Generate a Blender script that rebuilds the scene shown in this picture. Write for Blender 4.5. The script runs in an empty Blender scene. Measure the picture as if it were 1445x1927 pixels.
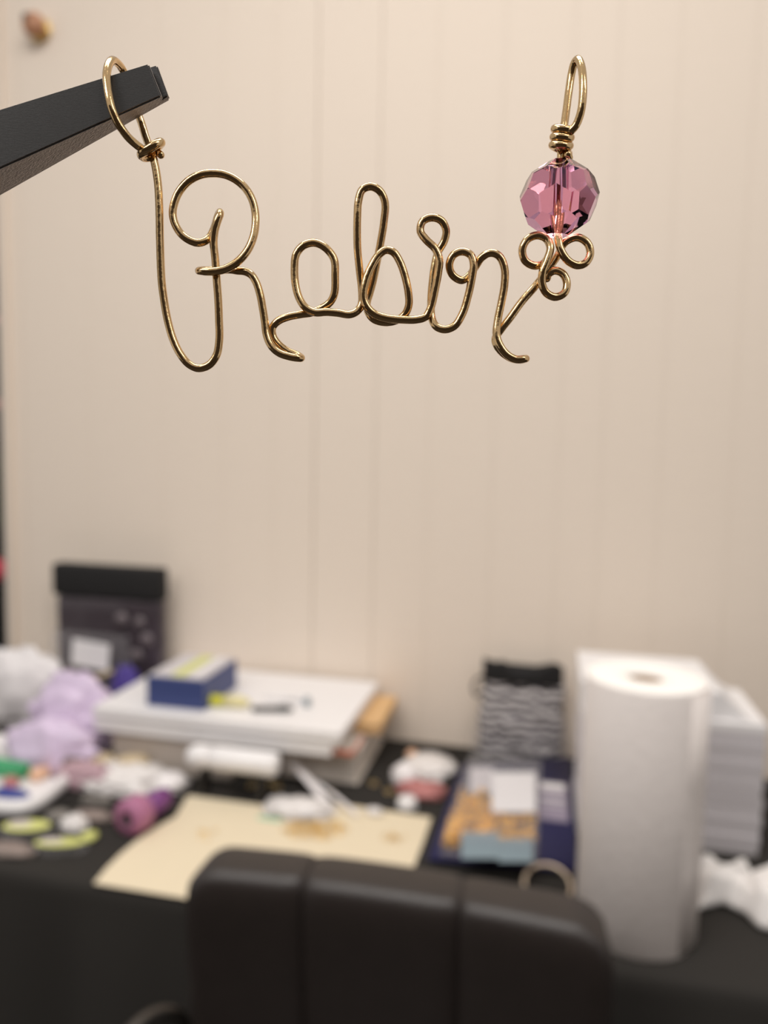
import bpy, bmesh, math, random
from mathutils import Vector, Matrix, noise
from math import radians as rad, pi, sin, cos

# ------------------------------------------------------------------ camera, world, lights, exposure
SC = bpy.context.scene
COL = SC.collection
W_PX, H_PX, F_PX = 1445.0, 1927.0, 1392.0
PITCH, ROLL = rad(5.0), rad(1.1)
TABLE_Z = 0.74
CAM = Vector((0, 0, TABLE_Z + 0.5115))
FOCUS = 0.077
cR, sR, cP, sP = cos(ROLL), sin(ROLL), cos(PITCH), sin(PITCH)
RIGHT = Vector((cR, sR * sP, sR * cP))
UP = Vector((-sR, cR * sP, cR * cP))
FWD = Vector((0, cP, -sP))
cd = bpy.data.cameras.new('camera')
cam = bpy.data.objects.new('camera', cd)
COL.objects.link(cam)
CM = Matrix((
    (RIGHT.x, UP.x, -FWD.x, CAM.x),
    (RIGHT.y, UP.y, -FWD.y, CAM.y),
    (RIGHT.z, UP.z, -FWD.z, CAM.z),
    (0, 0, 0, 1)))
cam.matrix_world = CM
cd.sensor_fit = 'HORIZONTAL'
cd.sensor_width = 27.0
cd.lens = 27.0 * F_PX / W_PX
cd.clip_start = 0.005
cd.dof.use_dof = True
cd.dof.focus_distance = FOCUS
cd.dof.aperture_fstop = cd.lens / 1.45
SC.camera = cam

world = bpy.data.worlds.new('world')
SC.world = world
world.use_nodes = True
world.node_tree.nodes['Background'].inputs[0].default_value = (1.0, 0.955, 0.915, 1)
world.node_tree.nodes['Background'].inputs[1].default_value = 0.56

def area(name, loc, sx, sy, power, col, target=None):
    l = bpy.data.lights.new(name, 'AREA')
    l.shape = 'RECTANGLE'; l.size = sx; l.size_y = sy
    l.energy = power; l.color = col
    o = bpy.data.objects.new(name, l)
    o.location = loc
    COL.objects.link(o)
    return o
area('ceiling_light', (-0.15, 0.25, 2.65), 1.2, 0.6, 21, (1.0, 0.955, 0.91))
area('ceiling_light', (-1.3, -0.9, 2.65), 1.2, 0.6, 20, (1.0, 0.96, 0.92))
area('ceiling_light', (1.3, -0.9, 2.65), 1.2, 0.6, 11, (1.0, 0.94, 0.89))

vs = SC.view_settings
SC.display_settings.display_device = 'sRGB'
vs.view_transform = 'Standard'
vs.look = 'None'
vs.gamma = 1.0
vs.use_curve_mapping = False
vs.exposure = 0.0

# ------------------------------------------------------------------ frames
YAW = rad(-12.5)
EU = Vector((cos(YAW), sin(YAW), 0))
EV = Vector((-sin(YAW), cos(YAW), 0))

def T(u, v, z=0.0):
    p = EU * u + EV * v
    return Vector((p.x, p.y, TABLE_Z + z))

def ray(x, y):
    a = (x - W_PX / 2) / F_PX
    b = (H_PX / 2 - y) / F_PX
    return RIGHT * a + UP * b + FWD

def hz(x, y, z=0.0):
    """table coordinates (u, v) of the spot of height z seen at this place of the photograph"""
    d = ray(x, y)
    t = (TABLE_Z + z - CAM.z) / d.z
    p = CAM + d * t
    return p.dot(EU), p.dot(EV)

def hv(x, y, v):
    """(u, z) of the spot in the upright plane at depth v"""
    d = ray(x, y)
    t = v / d.dot(EV)
    p = CAM + d * t
    return p.dot(EU), p.z - TABLE_Z

# ------------------------------------------------------------------ materials
def mat(name, col, rough=0.6, metal=0.0, spec=0.5, noise_amt=0.0, noise_scale=20.0, bump=0.0, bump_scale=80.0,
        stretch=(1, 1, 1), trans=0.0, alpha=1.0, coat=0.0, ior=None, sheen=0.0, sss=0.0):
    m = bpy.data.materials.new(name)
    m.use_nodes = True
    nt = m.node_tree
    b = nt.nodes['Principled BSDF']
    b.inputs['Base Color'].default_value = (*col, 1)
    b.inputs['Roughness'].default_value = rough
    b.inputs['Metallic'].default_value = metal
    b.inputs['Specular IOR Level'].default_value = spec
    b.inputs['Transmission Weight'].default_value = trans
    b.inputs['Alpha'].default_value = alpha
    b.inputs['Coat Weight'].default_value = coat
    b.inputs['Sheen Weight'].default_value = sheen
    if ior: b.inputs['IOR'].default_value = ior
    if noise_amt > 0 or bump > 0:
        tc = nt.nodes.new('ShaderNodeTexCoord')
        mp = nt.nodes.new('ShaderNodeMapping')
        mp.inputs['Scale'].default_value = stretch
        nt.links.new(tc.outputs['Object'], mp.inputs['Vector'])
    if noise_amt > 0:
        n = nt.nodes.new('ShaderNodeTexNoise')
        n.inputs['Scale'].default_value = noise_scale
        n.inputs['Detail'].default_value = 4
        r = nt.nodes.new('ShaderNodeMixRGB')
        r.inputs[1].default_value = (*[c * (1 - noise_amt) for c in col], 1)
        r.inputs[2].default_value = (*[min(1, c * (1 + noise_amt)) for c in col], 1)
        nt.links.new(mp.outputs[0], n.inputs['Vector'])
        nt.links.new(n.outputs['Fac'], r.inputs[0])
        nt.links.new(r.outputs[0], b.inputs['Base Color'])
    if bump > 0:
        n2 = nt.nodes.new('ShaderNodeTexNoise')
        n2.inputs['Scale'].default_value = bump_scale
        n2.inputs['Detail'].default_value = 4
        bp = nt.nodes.new('ShaderNodeBump')
        bp.inputs['Strength'].default_value = bump
        bp.inputs['Distance'].default_value = 0.002
        nt.links.new(mp.outputs[0], n2.inputs['Vector'])
        nt.links.new(n2.outputs['Fac'], bp.inputs['Height'])
        nt.links.new(bp.outputs[0], b.inputs['Normal'])
    return m

M = {}
M['gold'] = mat('gold_wire', (0.68, 0.465, 0.235), 0.13, 1.0, noise_amt=0.06, noise_scale=900, bump=0.03, bump_scale=1500)
M['gold_bead'] = mat('gold_bead', (1.0, 0.56, 0.08), 0.14, 0.6)
M['gold_scrap'] = mat('gold_scrap', (0.85, 0.62, 0.28), 0.35, 0.8)
M['steel'] = mat('blackened_steel', (0.018, 0.0155, 0.014), 0.36, 0.0, ior=1.6, noise_amt=0.15, noise_scale=400, bump=0.08, bump_scale=2200, stretch=(1, 8, 1))
M['ground_steel'] = mat('ground_steel_edge', (0.52, 0.46, 0.42), 0.42, 0.8, noise_amt=0.15, noise_scale=300, bump=0.25, bump_scale=900, stretch=(1, 7, 7))
M['wallpaper'] = mat('woven_wallcovering', (0.888, 0.775, 0.662), 0.75, 0, 0.25, noise_amt=0.02, noise_scale=18, bump=0.25, bump_scale=60, stretch=(0.6, 1, 14))
M['wall_joint'] = mat('wall_joint', (0.74, 0.65, 0.54), 0.8)
M['trim'] = mat('painted_trim', (0.80, 0.70, 0.60), 0.5)
M['far_wall'] = mat('far_wall', (0.36, 0.24, 0.19), 0.8, noise_amt=0.1, noise_scale=3)
M['rear_wall_darkened'] = mat('rear_wall_darkened', (0.05, 0.036, 0.026), 0.8)  # near-black to put dark stripes into the wire's reflections
M['carpet'] = mat('carpet', (0.045, 0.038, 0.032), 0.95, noise_amt=0.3, noise_scale=60)
M['cloth'] = mat('black_tablecloth', (0.036, 0.033, 0.030), 0.95, 0, 0.12, bump=0.3, bump_scale=500)
M['table'] = mat('table_laminate', (0.35, 0.3, 0.25), 0.5)
M['leather'] = mat('black_leather', (0.024, 0.018, 0.016), 0.42, 0, 0.55, noise_amt=0.15, noise_scale=50, bump=0.25, bump_scale=320)
M['black_plastic'] = mat('black_plastic', (0.02, 0.018, 0.017), 0.4)
M['dark_metal'] = mat('dark_metal', (0.13, 0.12, 0.11), 0.4, 1.0)
M['chrome'] = mat('brushed_metal', (0.55, 0.54, 0.52), 0.3, 1.0)
M['paper_towel'] = mat('paper_towel', (0.80, 0.735, 0.70), 0.95, 0, 0.1, noise_amt=0.03, noise_scale=60, bump=0.5, bump_scale=160)
M['towel_end'] = mat('paper_towel_end', (0.93, 0.90, 0.86), 0.95, 0, 0.1, bump=0.3, bump_scale=300)
M['cardboard'] = mat('cardboard', (0.33, 0.22, 0.14), 0.85)
M['white'] = mat('white_card', (0.86, 0.84, 0.84), 0.5, noise_amt=0.02, noise_scale=30)
M['white_gloss'] = mat('white_plastic', (0.88, 0.86, 0.86), 0.25)
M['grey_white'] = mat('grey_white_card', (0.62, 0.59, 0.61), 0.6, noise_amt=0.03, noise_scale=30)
M['grey_shade'] = mat('grey_white_lip', (0.55, 0.52, 0.54), 0.6)
M['tissue'] = mat('tissue', (0.90, 0.87, 0.85), 0.9)
M['cream'] = mat('cream_board', (0.66, 0.60, 0.54), 0.8)
M['kraft'] = mat('kraft_board', (0.70, 0.45, 0.22), 0.8, noise_amt=0.06, noise_scale=40)
M['orange'] = mat('red_orange_card', (0.75, 0.22, 0.14), 0.6)
M['beige_sheet'] = mat('beige_paper', (0.76, 0.66, 0.485), 0.85, 0, 0.2, noise_amt=0.03, noise_scale=25)
M['navy'] = mat('navy_fabric', (0.018, 0.016, 0.075), 0.6, noise_amt=0.2, noise_scale=30)
M['blue_box'] = mat('blue_card', (0.045, 0.065, 0.20), 0.45)
M['indigo'] = mat('indigo_plastic', (0.085, 0.055, 0.30), 0.5)
M['lilac'] = mat('lilac_film', (0.74, 0.61, 0.80), 0.4, noise_amt=0.10, noise_scale=25, coat=0.3)
M['white_film'] = mat('white_film', (0.88, 0.84, 0.84), 0.35, noise_amt=0.05, noise_scale=25, coat=0.3)
M['mauve'] = mat('mauve_mesh', (0.50, 0.33, 0.37), 0.7, noise_amt=0.25, noise_scale=60)
M['purple'] = mat('purple_foam', (0.42, 0.16, 0.28), 0.5)
M['deep_purple'] = mat('deep_purple', (0.20, 0.055, 0.22), 0.5)
M['lime'] = mat('lime_label', (0.66, 0.68, 0.22), 0.5)
M['yellow'] = mat('highlighter_yellow', (0.72, 0.70, 0.04), 0.35)
M['pale_yellow'] = mat('pale_yellow', (0.82, 0.74, 0.40), 0.4)
M['green'] = mat('green_card', (0.05, 0.36, 0.15), 0.5)
M['mint'] = mat('mint', (0.45, 0.70, 0.52), 0.5)
M['teal'] = mat('teal_label', (0.20, 0.27, 0.31), 0.5)
M['lavender_card'] = mat('lavender_card', (0.30, 0.26, 0.34), 0.5)
M['pink'] = mat('pink_plastic', (0.80, 0.06, 0.12), 0.45)
M['dusty_pink'] = mat('dusty_pink', (0.50, 0.20, 0.19), 0.6)
M['leaf'] = mat('leaf_green', (0.05, 0.11, 0.02), 0.6)
M['black_fabric'] = mat('black_fabric', (0.010, 0.009, 0.009), 0.8)
M['dark_film'] = mat('dark_smoky_film', (0.055, 0.042, 0.050), 0.3, noise_amt=0.3, noise_scale=22, coat=0.3)
M['grey_item'] = mat('grey_item', (0.22, 0.20, 0.18), 0.6)
M['brown_item'] = mat('brown_item', (0.13, 0.10, 0.085), 0.6)
M['tan_item'] = mat('tan_item', (0.62, 0.50, 0.33), 0.6)
M['taupe'] = mat('taupe_film', (0.27, 0.215, 0.19), 0.6)
M['warm_grey'] = mat('shade_band_grey', (0.46, 0.40, 0.35), 0.6)  # grey of the shaded band below the white boxes
M['charm'] = mat('dull_charm', (0.16, 0.13, 0.14), 0.35)
M['peach'] = mat('peach', (0.80, 0.50, 0.33), 0.6)
M['blue'] = mat('blue_item', (0.04, 0.06, 0.28), 0.5)
M['wood'] = mat('brown_wood', (0.50, 0.24, 0.13), 0.4, noise_amt=0.2, noise_scale=60)
M['brass'] = mat('brass', (0.80, 0.58, 0.22), 0.35, 0.7)
M['bangle'] = mat('tan_bangle', (0.62, 0.50, 0.38), 0.35, 0.5)

def film(name, col, fac, rough=0.2):
    """thin clear plastic: mostly see-through, with a glossy sheen"""
    m = bpy.data.materials.new(name)
    m.use_nodes = True
    nt = m.node_tree
    nt.nodes.remove(nt.nodes['Principled BSDF'])
    t = nt.nodes.new('ShaderNodeBsdfTransparent'); t.inputs[0].default_value = (0.95, 0.95, 0.96, 1)
    g = nt.nodes.new('ShaderNodeBsdfPrincipled')
    g.inputs['Base Color'].default_value = (*col, 1); g.inputs['Roughness'].default_value = rough
    mx = nt.nodes.new('ShaderNodeMixShader')
    lw = nt.nodes.new('ShaderNodeLayerWeight'); lw.inputs[0].default_value = 0.35
    mr = nt.nodes.new('ShaderNodeMapRange')
    mr.inputs['To Min'].default_value = fac; mr.inputs['To Max'].default_value = min(1, fac + 0.25)
    nt.links.new(lw.outputs['Facing'], mr.inputs['Value'])
    nt.links.new(mr.outputs[0], mx.inputs[0])
    nt.links.new(t.outputs[0], mx.inputs[1]); nt.links.new(g.outputs[0], mx.inputs[2])
    nt.links.new(mx.outputs[0], nt.nodes['Material Output'].inputs[0])
    return m
M['film'] = film('clear_film', (0.85, 0.83, 0.84), 0.04)
M['milky_film'] = film('milky_film', (0.92, 0.88, 0.86), 0.82)

def crystal():
    m = bpy.data.materials.new('pink_crystal')
    m.use_nodes = True
    nt = m.node_tree
    b = nt.nodes['Principled BSDF']
    b.inputs['Base Color'].default_value = (0.90, 0.40, 0.58, 1)
    b.inputs['Roughness'].default_value = 0.0
    b.inputs['IOR'].default_value = 1.52
    b.inputs['Transmission Weight'].default_value = 1.0
    b.inputs['Thin Film Thickness'].default_value = 168.0
    b.inputs['Thin Film IOR'].default_value = 1.75
    return m
M['crystal'] = crystal()

def zigzag(name):
    """black and silver wavy printed fabric"""
    m = bpy.data.materials.new(name)
    m.use_nodes = True
    nt = m.node_tree
    b = nt.nodes['Principled BSDF']
    tc = nt.nodes.new('ShaderNodeTexCoord')
    mp = nt.nodes.new('ShaderNodeMapping'); mp.inputs['Scale'].default_value = (1, 1, 1)
    w = nt.nodes.new('ShaderNodeTexWave')
    w.bands_direction = 'Z'
    w.inputs['Scale'].default_value = 21
    w.inputs['Distortion'].default_value = 6.0
    w.inputs['Detail'].default_value = 1.5
    w.inputs['Detail Scale'].default_value = 1.6
    r = nt.nodes.new('ShaderNodeValToRGB')
    r.color_ramp.elements[0].position = 0.42; r.color_ramp.elements[0].color = (0.035, 0.033, 0.036, 1)
    r.color_ramp.elements[1].position = 0.58; r.color_ramp.elements[1].color = (0.66, 0.62, 0.62, 1)
    nt.links.new(tc.outputs['Object'], mp.inputs[0])
    nt.links.new(mp.outputs[0], w.inputs['Vector'])
    nt.links.new(w.outputs['Fac'], r.inputs[0])
    nt.links.new(r.outputs[0], b.inputs['Base Color'])
    b.inputs['Roughness'].default_value = 0.5
    return m
M['zigzag'] = zigzag('wavy_black_and_silver_print')

# ------------------------------------------------------------------ object helpers
def link_mesh(name, bm, m, parent=None, smooth=False, mats=None):
    me = bpy.data.meshes.new(name)
    if smooth:
        for f in bm.faces: f.smooth = True
    bm.to_mesh(me); bm.free()
    for mm in (mats or [m]): me.materials.append(mm)
    o = bpy.data.objects.new(name, me)
    COL.objects.link(o)
    if parent: o.parent = parent
    return o

def tag(o, label=None, cat=None, group=None, kind=None):
    if label: o['label'] = label
    if cat: o['category'] = cat
    if group: o['group'] = group
    if kind: o['kind'] = kind
    return o

def thing(name, label, cat, u, v, z=0.0, rz=0.0, group=None):
    o = bpy.data.objects.new(name, None)
    o.empty_display_size = 0.02
    COL.objects.link(o)
    o.location = T(u, v, z)
    o.rotation_euler = (0, 0, YAW + rz)
    return tag(o, label, cat, group)

def solo(name, bm, m, label, cat, u, v, z=0.0, rz=0.0, group=None, smooth=False, kind=None, rx=0.0, ry=0.0):
    o = link_mesh(name, bm, m, None, smooth)
    o.location = T(u, v, z)
    o.rotation_euler = (rx, ry, YAW + rz)
    return tag(o, label, cat, group, kind)

def bx(x0, x1, y0, y1, z0, z1, bev=0.0, seg=2, bm=None):
    own = bmesh.new()
    r = bmesh.ops.create_cube(own, size=1)
    for vtx in own.verts:
        vtx.co = Vector(((x0 + x1) / 2 + vtx.co.x * (x1 - x0), (y0 + y1) / 2 + vtx.co.y * (y1 - y0), (z0 + z1) / 2 + vtx.co.z * (z1 - z0)))
    if bev > 0:
        bmesh.ops.bevel(own, geom=own.edges[:], offset=bev, segments=seg, affect='EDGES', profile=0.5)
    if bm is None: return own
    merge(bm, own)
    return bm

def merge(bm, other):
    me = bpy.data.meshes.new('tmp')
    other.to_mesh(me); other.free()
    bm.from_mesh(me)
    bpy.data.meshes.remove(me)

def lathe(profile, seg=48, axis='Z'):
    """profile: list of (radius, height)"""
    bm = bmesh.new()
    rings = []
    for r, h in profile:
        ring = []
        if r < 1e-7:
            ring = [bm.verts.new((0, 0, h))]
        else:
            for i in range(seg):
                a = 2 * pi * i / seg
                ring.append(bm.verts.new((r * cos(a), r * sin(a), h)))
        rings.append(ring)
    for a, b in zip(rings, rings[1:]):
        if len(a) == 1 and len(b) == 1: continue
        for i in range(seg):
            j = (i + 1) % seg
            if len(a) == 1: bm.faces.new((a[0], b[j], b[i]))
            elif len(b) == 1: bm.faces.new((a[i], a[j], b[0]))
            else: bm.faces.new((a[i], a[j], b[j], b[i]))
    bmesh.ops.recalc_face_normals(bm, faces=bm.faces[:])
    if axis == 'X': bmesh.ops.rotate(bm, verts=bm.verts[:], cent=(0, 0, 0), matrix=Matrix.Rotation(pi / 2, 3, 'Y'))
    if axis == 'Y': bmesh.ops.rotate(bm, verts=bm.verts[:], cent=(0, 0, 0), matrix=Matrix.Rotation(-pi / 2, 3, 'X'))
    return bm

def move(bm, x, y, z):
    bmesh.ops.translate(bm, verts=bm.verts[:], vec=(x, y, z))
    return bm

def smooth_path(pts, n=8):
    P = [Vector(p) for p in pts]
    P = [P[0] * 2 - P[1]] + P + [P[-1] * 2 - P[-2]]
    out = []
    for i in range(1, len(P) - 2):
        p0, p1, p2, p3 = P[i - 1:i + 3]
        # centripetal Catmull-Rom keeps the bends tight and free of loops
        t0 = 0
        t1 = t0 + max(1e-9, (p1 - p0).length) ** 0.5
        t2 = t1 + max(1e-9, (p2 - p1).length) ** 0.5
        t3 = t2 + max(1e-9, (p3 - p2).length) ** 0.5
        for k in range(n):
            t = t1 + (t2 - t1) * k / n
            A1 = p0 * ((t1 - t) / (t1 - t0)) + p1 * ((t - t0) / (t1 - t0))
            A2 = p1 * ((t2 - t) / (t2 - t1)) + p2 * ((t - t1) / (t2 - t1))
            A3 = p2 * ((t3 - t) / (t3 - t2)) + p3 * ((t - t2) / (t3 - t2))
            B1 = A1 * ((t2 - t) / (t2 - t0)) + A2 * ((t - t0) / (t2 - t0))
            B2 = A2 * ((t3 - t) / (t3 - t1)) + A3 * ((t - t1) / (t3 - t1))
            out.append(B1 * ((t2 - t) / (t2 - t1)) + B2 * ((t - t1) / (t2 - t1)))
    out.append(P[-2])
    return out

def tube(pts, r, seg=14, n=8, closed=False, round_end=True):
    path = smooth_path(pts, n) if n > 1 else [Vector(p) for p in pts]
    bm = bmesh.new()
    tang = []
    L = len(path)
    for i in range(L):
        a = path[max(0, i - 1)]; b = path[min(L - 1, i + 1)]
        if closed: a = path[(i - 1) % L]; b = path[(i + 1) % L]
        d = b - a
        tang.append(d.normalized() if d.length > 1e-12 else (tang[-1] if tang else Vector((0, 0, 1))))
    up = Vector((0, 0, 1)) if abs(tang[0].z) < 0.9 else Vector((1, 0, 0))
    nrm = (up - tang[0] * up.dot(tang[0])).normalized()
    rings = []
    def ring(c, t, nr, rr):
        bn = t.cross(nr)
        return [bm.verts.new(c + (nr * cos(2 * pi * k / seg) + bn * sin(2 * pi * k / seg)) * rr) for k in range(seg)]
    spec = []
    for i in range(L):
        t = tang[i]
        nrm = (nrm - t * nrm.dot(t))
        nrm = nrm.normalized() if nrm.length > 1e-9 else t.orthogonal().normalized()
        rr = r[i] if isinstance(r, list) else r
        spec.append((path[i], t, nrm.copy(), rr))
    if not closed and round_end:
        c, t, nr, rr = spec[0]
        for q in (80, 50, 25): rings.append(ring(c - t * rr * sin(rad(q)), t, nr, rr * cos(rad(q))))
    for s in spec: rings.append(ring(*s))
    if not closed and round_end:
        c, t, nr, rr = spec[-1]
        for q in (25, 50, 80): rings.append(ring(c + t * rr * sin(rad(q)), t, nr, rr * cos(rad(q))))
    pairs = list(zip(rings, rings[1:])) + ([(rings[-1], rings[0])] if closed else [])
    for a, b in pairs:
        for k in range(seg):
            j = (k + 1) % seg
            bm.faces.new((a[k], a[j], b[j], b[k]))
    if not closed:
        bm.faces.new(list(reversed(rings[0]))); bm.faces.new(rings[-1])
    bmesh.ops.recalc_face_normals(bm, faces=bm.faces[:])
    return bm

def crumple(rx, ry, rz, amp=0.25, seed=0, sub=4, freq=2.2, floor=True):
    """creased bag or tissue lying on a surface (its underside flattened at z = 0)"""
    bm = bmesh.new()
    bmesh.ops.create_icosphere(bm, subdivisions=sub, radius=1)
    off = Vector((seed * 7.3, seed * 3.1, seed * 5.7))
    for v in bm.verts:
        d = v.co.normalized()
        n1 = 1 - abs(noise.noise(d * freq + off)) * 2
        n2 = 1 - abs(noise.noise(d * freq * 2.3 + off * 1.7)) * 2
        n3 = noise.noise(d * freq * 5 + off)
        s = 1 + amp * (n1 - 0.5) + amp * 0.6 * (n2 - 0.5) + amp * 0.25 * n3
        v.co = Vector((d.x * rx, d.y * ry, d.z * rz)) * s
    z0 = -rz * 0.55
    for v in bm.verts:
        if floor and v.co.z < z0: v.co.z = z0 + (v.co.z - z0) * 0.02
    mn = min(v.co.z for v in bm.verts)
    for v in bm.verts: v.co.z -= mn
    return bm

def slab(poly, z0, z1, bev=0.0):
    """upright-sided sheet over a polygon of (x, y)"""
    bm = bmesh.new()
    a = [bm.verts.new((x, y, z0)) for x, y in poly]
    b = [bm.verts.new((x, y, z1)) for x, y in poly]
    bm.faces.new(list(reversed(a))); bm.faces.new(b)
    n = len(poly)
    for i in range(n):
        j = (i + 1) % n
        bm.faces.new((a[i], a[j], b[j], b[i]))
    bmesh.ops.recalc_face_normals(bm, faces=bm.faces[:])
    if bev: bmesh.ops.bevel(bm, geom=bm.edges[:], offset=bev, segments=2, affect='EDGES')
    return bm

# ================================================================== THE SETTING
def struct(name, bm, m, loc=None, rot=None, parent=None, smooth=False):
    o = link_mesh(name, bm, m, parent, smooth)
    if loc is not None: o.location = loc
    if rot is not None: o.rotation_euler = rot
    if parent is None: o['kind'] = 'structure'
    return o

struct('floor', bx(-4, 4, -3, 4, -0.05, 0), M['carpet'], (0, 0, 0), (0, 0, 0))
struct('wall_rear_unseen', bx(-4, 4, -0.1, 0, 0, 2.7), M['rear_wall_darkened'], (0, -2.4, 0), (0, 0, 0))  # unseen wall, added so the gold wire reflects dark and ambient light drops
WV = 1.252
wall = struct('wall_back', bx(-1.035, 1.9, 0.006, 0.08, -TABLE_Z, 1.75), M['wall_joint'], T(0, WV), (0, 0, YAW))
seams = [-1.0, -0.965, -0.829, -0.683, -0.565, -0.470, -0.396, -0.288, -0.197, -0.091, 0.014, 0.080, 0.168, 0.272, 0.385, 0.49, 0.60, 0.71, 0.82, 0.93, 1.04, 1.15, 1.26, 1.37, 1.48, 1.59, 1.70, 1.81, 1.90]
for i, (a, b) in enumerate(zip(seams, seams[1:])):
    a2, b2 = a * WV / 1.22, b * WV / 1.22
    g = 0.0011 if i in (0, 6) else 0.0002
    p = link_mesh('wall_panel', bx(a2 + g, b2 - g * 0.5, 0, 0.0072, -TABLE_Z, 1.75, 0.0003, 1), M['wallpaper'], wall)
struct('trim_1', bx(-0.004, 0.012, -0.012, 0.09, -TABLE_Z, 1.75, 0.003), M['trim'], T(-1.031, WV), (0, 0, YAW))
struct('wall_left', bx(-3.0, -1.25, 0, 0.1, -TABLE_Z, 1.9), M['far_wall'], T(0, 2.6), (0, 0, YAW))

# ================================================================== TABLE
VF, VB = 0.7262, 1.237
t = thing('folding_table', 'long narrow table hidden beneath the black cloth', 'table', 0, 0)
link_mesh('tabletop', bx(-1.45, 0.95, VF + 0.012, VB - 0.004, -0.034, -0.006, 0.004), M['table'], t)
for x in (-1.35, 0.85):
    for y in (VF + 0.06, VB - 0.05):
        link_mesh('leg', tube([(x, y, -0.034), (x, y, -TABLE_Z + 0.012)], 0.012, 12, 1), M['chrome'], t)

def cloth_bm():
    bm = bmesh.new()
    # one continuous sheet: back edge, top, rounded front edge, hanging folds
    prof = [(VB, -0.0055), (VB, 0.0), (1.1, 0.0), (0.95, 0.0), (0.82, 0.0), (VF + 0.012, 0.0), (VF + 0.004, -0.002), (VF, -0.008), (VF - 0.001, -0.02)]
    zs = [-0.06, -0.12, -0.2, -0.3, -0.42, -0.55, -0.66, -0.735]
    nx = 150
    grid = []
    for i in range(nx + 1):
        u = -1.5 + 2.5 * i / nx
        row = []
        for v, z in prof: row.append(bm.verts.new((u, v, z)))
        for z in zs:
            k = min(1.0, -z / 0.35)
            f = 0.016 * sin(u * 21 + 1.0) + 0.009 * sin(u * 47 + 2) + 0.006 * noise.noise(Vector((u * 9, z * 3, 0)))
            f -= 0.016 * math.exp(-((u + 0.505) / 0.012) ** 2)
            row.append(bm.verts.new((u, VF - 0.002 - 0.02 * k + f * k, z)))
        grid.append(row)
    for a, b in zip(grid, grid[1:]):
        for k in range(len(a) - 1):
            bm.faces.new((a[k], b[k], b[k + 1], a[k + 1]))
    bmesh.ops.recalc_face_normals(bm, faces=bm.faces[:])
    return bm
tc = solo('tablecloth', cloth_bm(), M['cloth'], 'plain black cloth covering the table and hanging in front', 'tablecloth', 0, 0, smooth=True)

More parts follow.
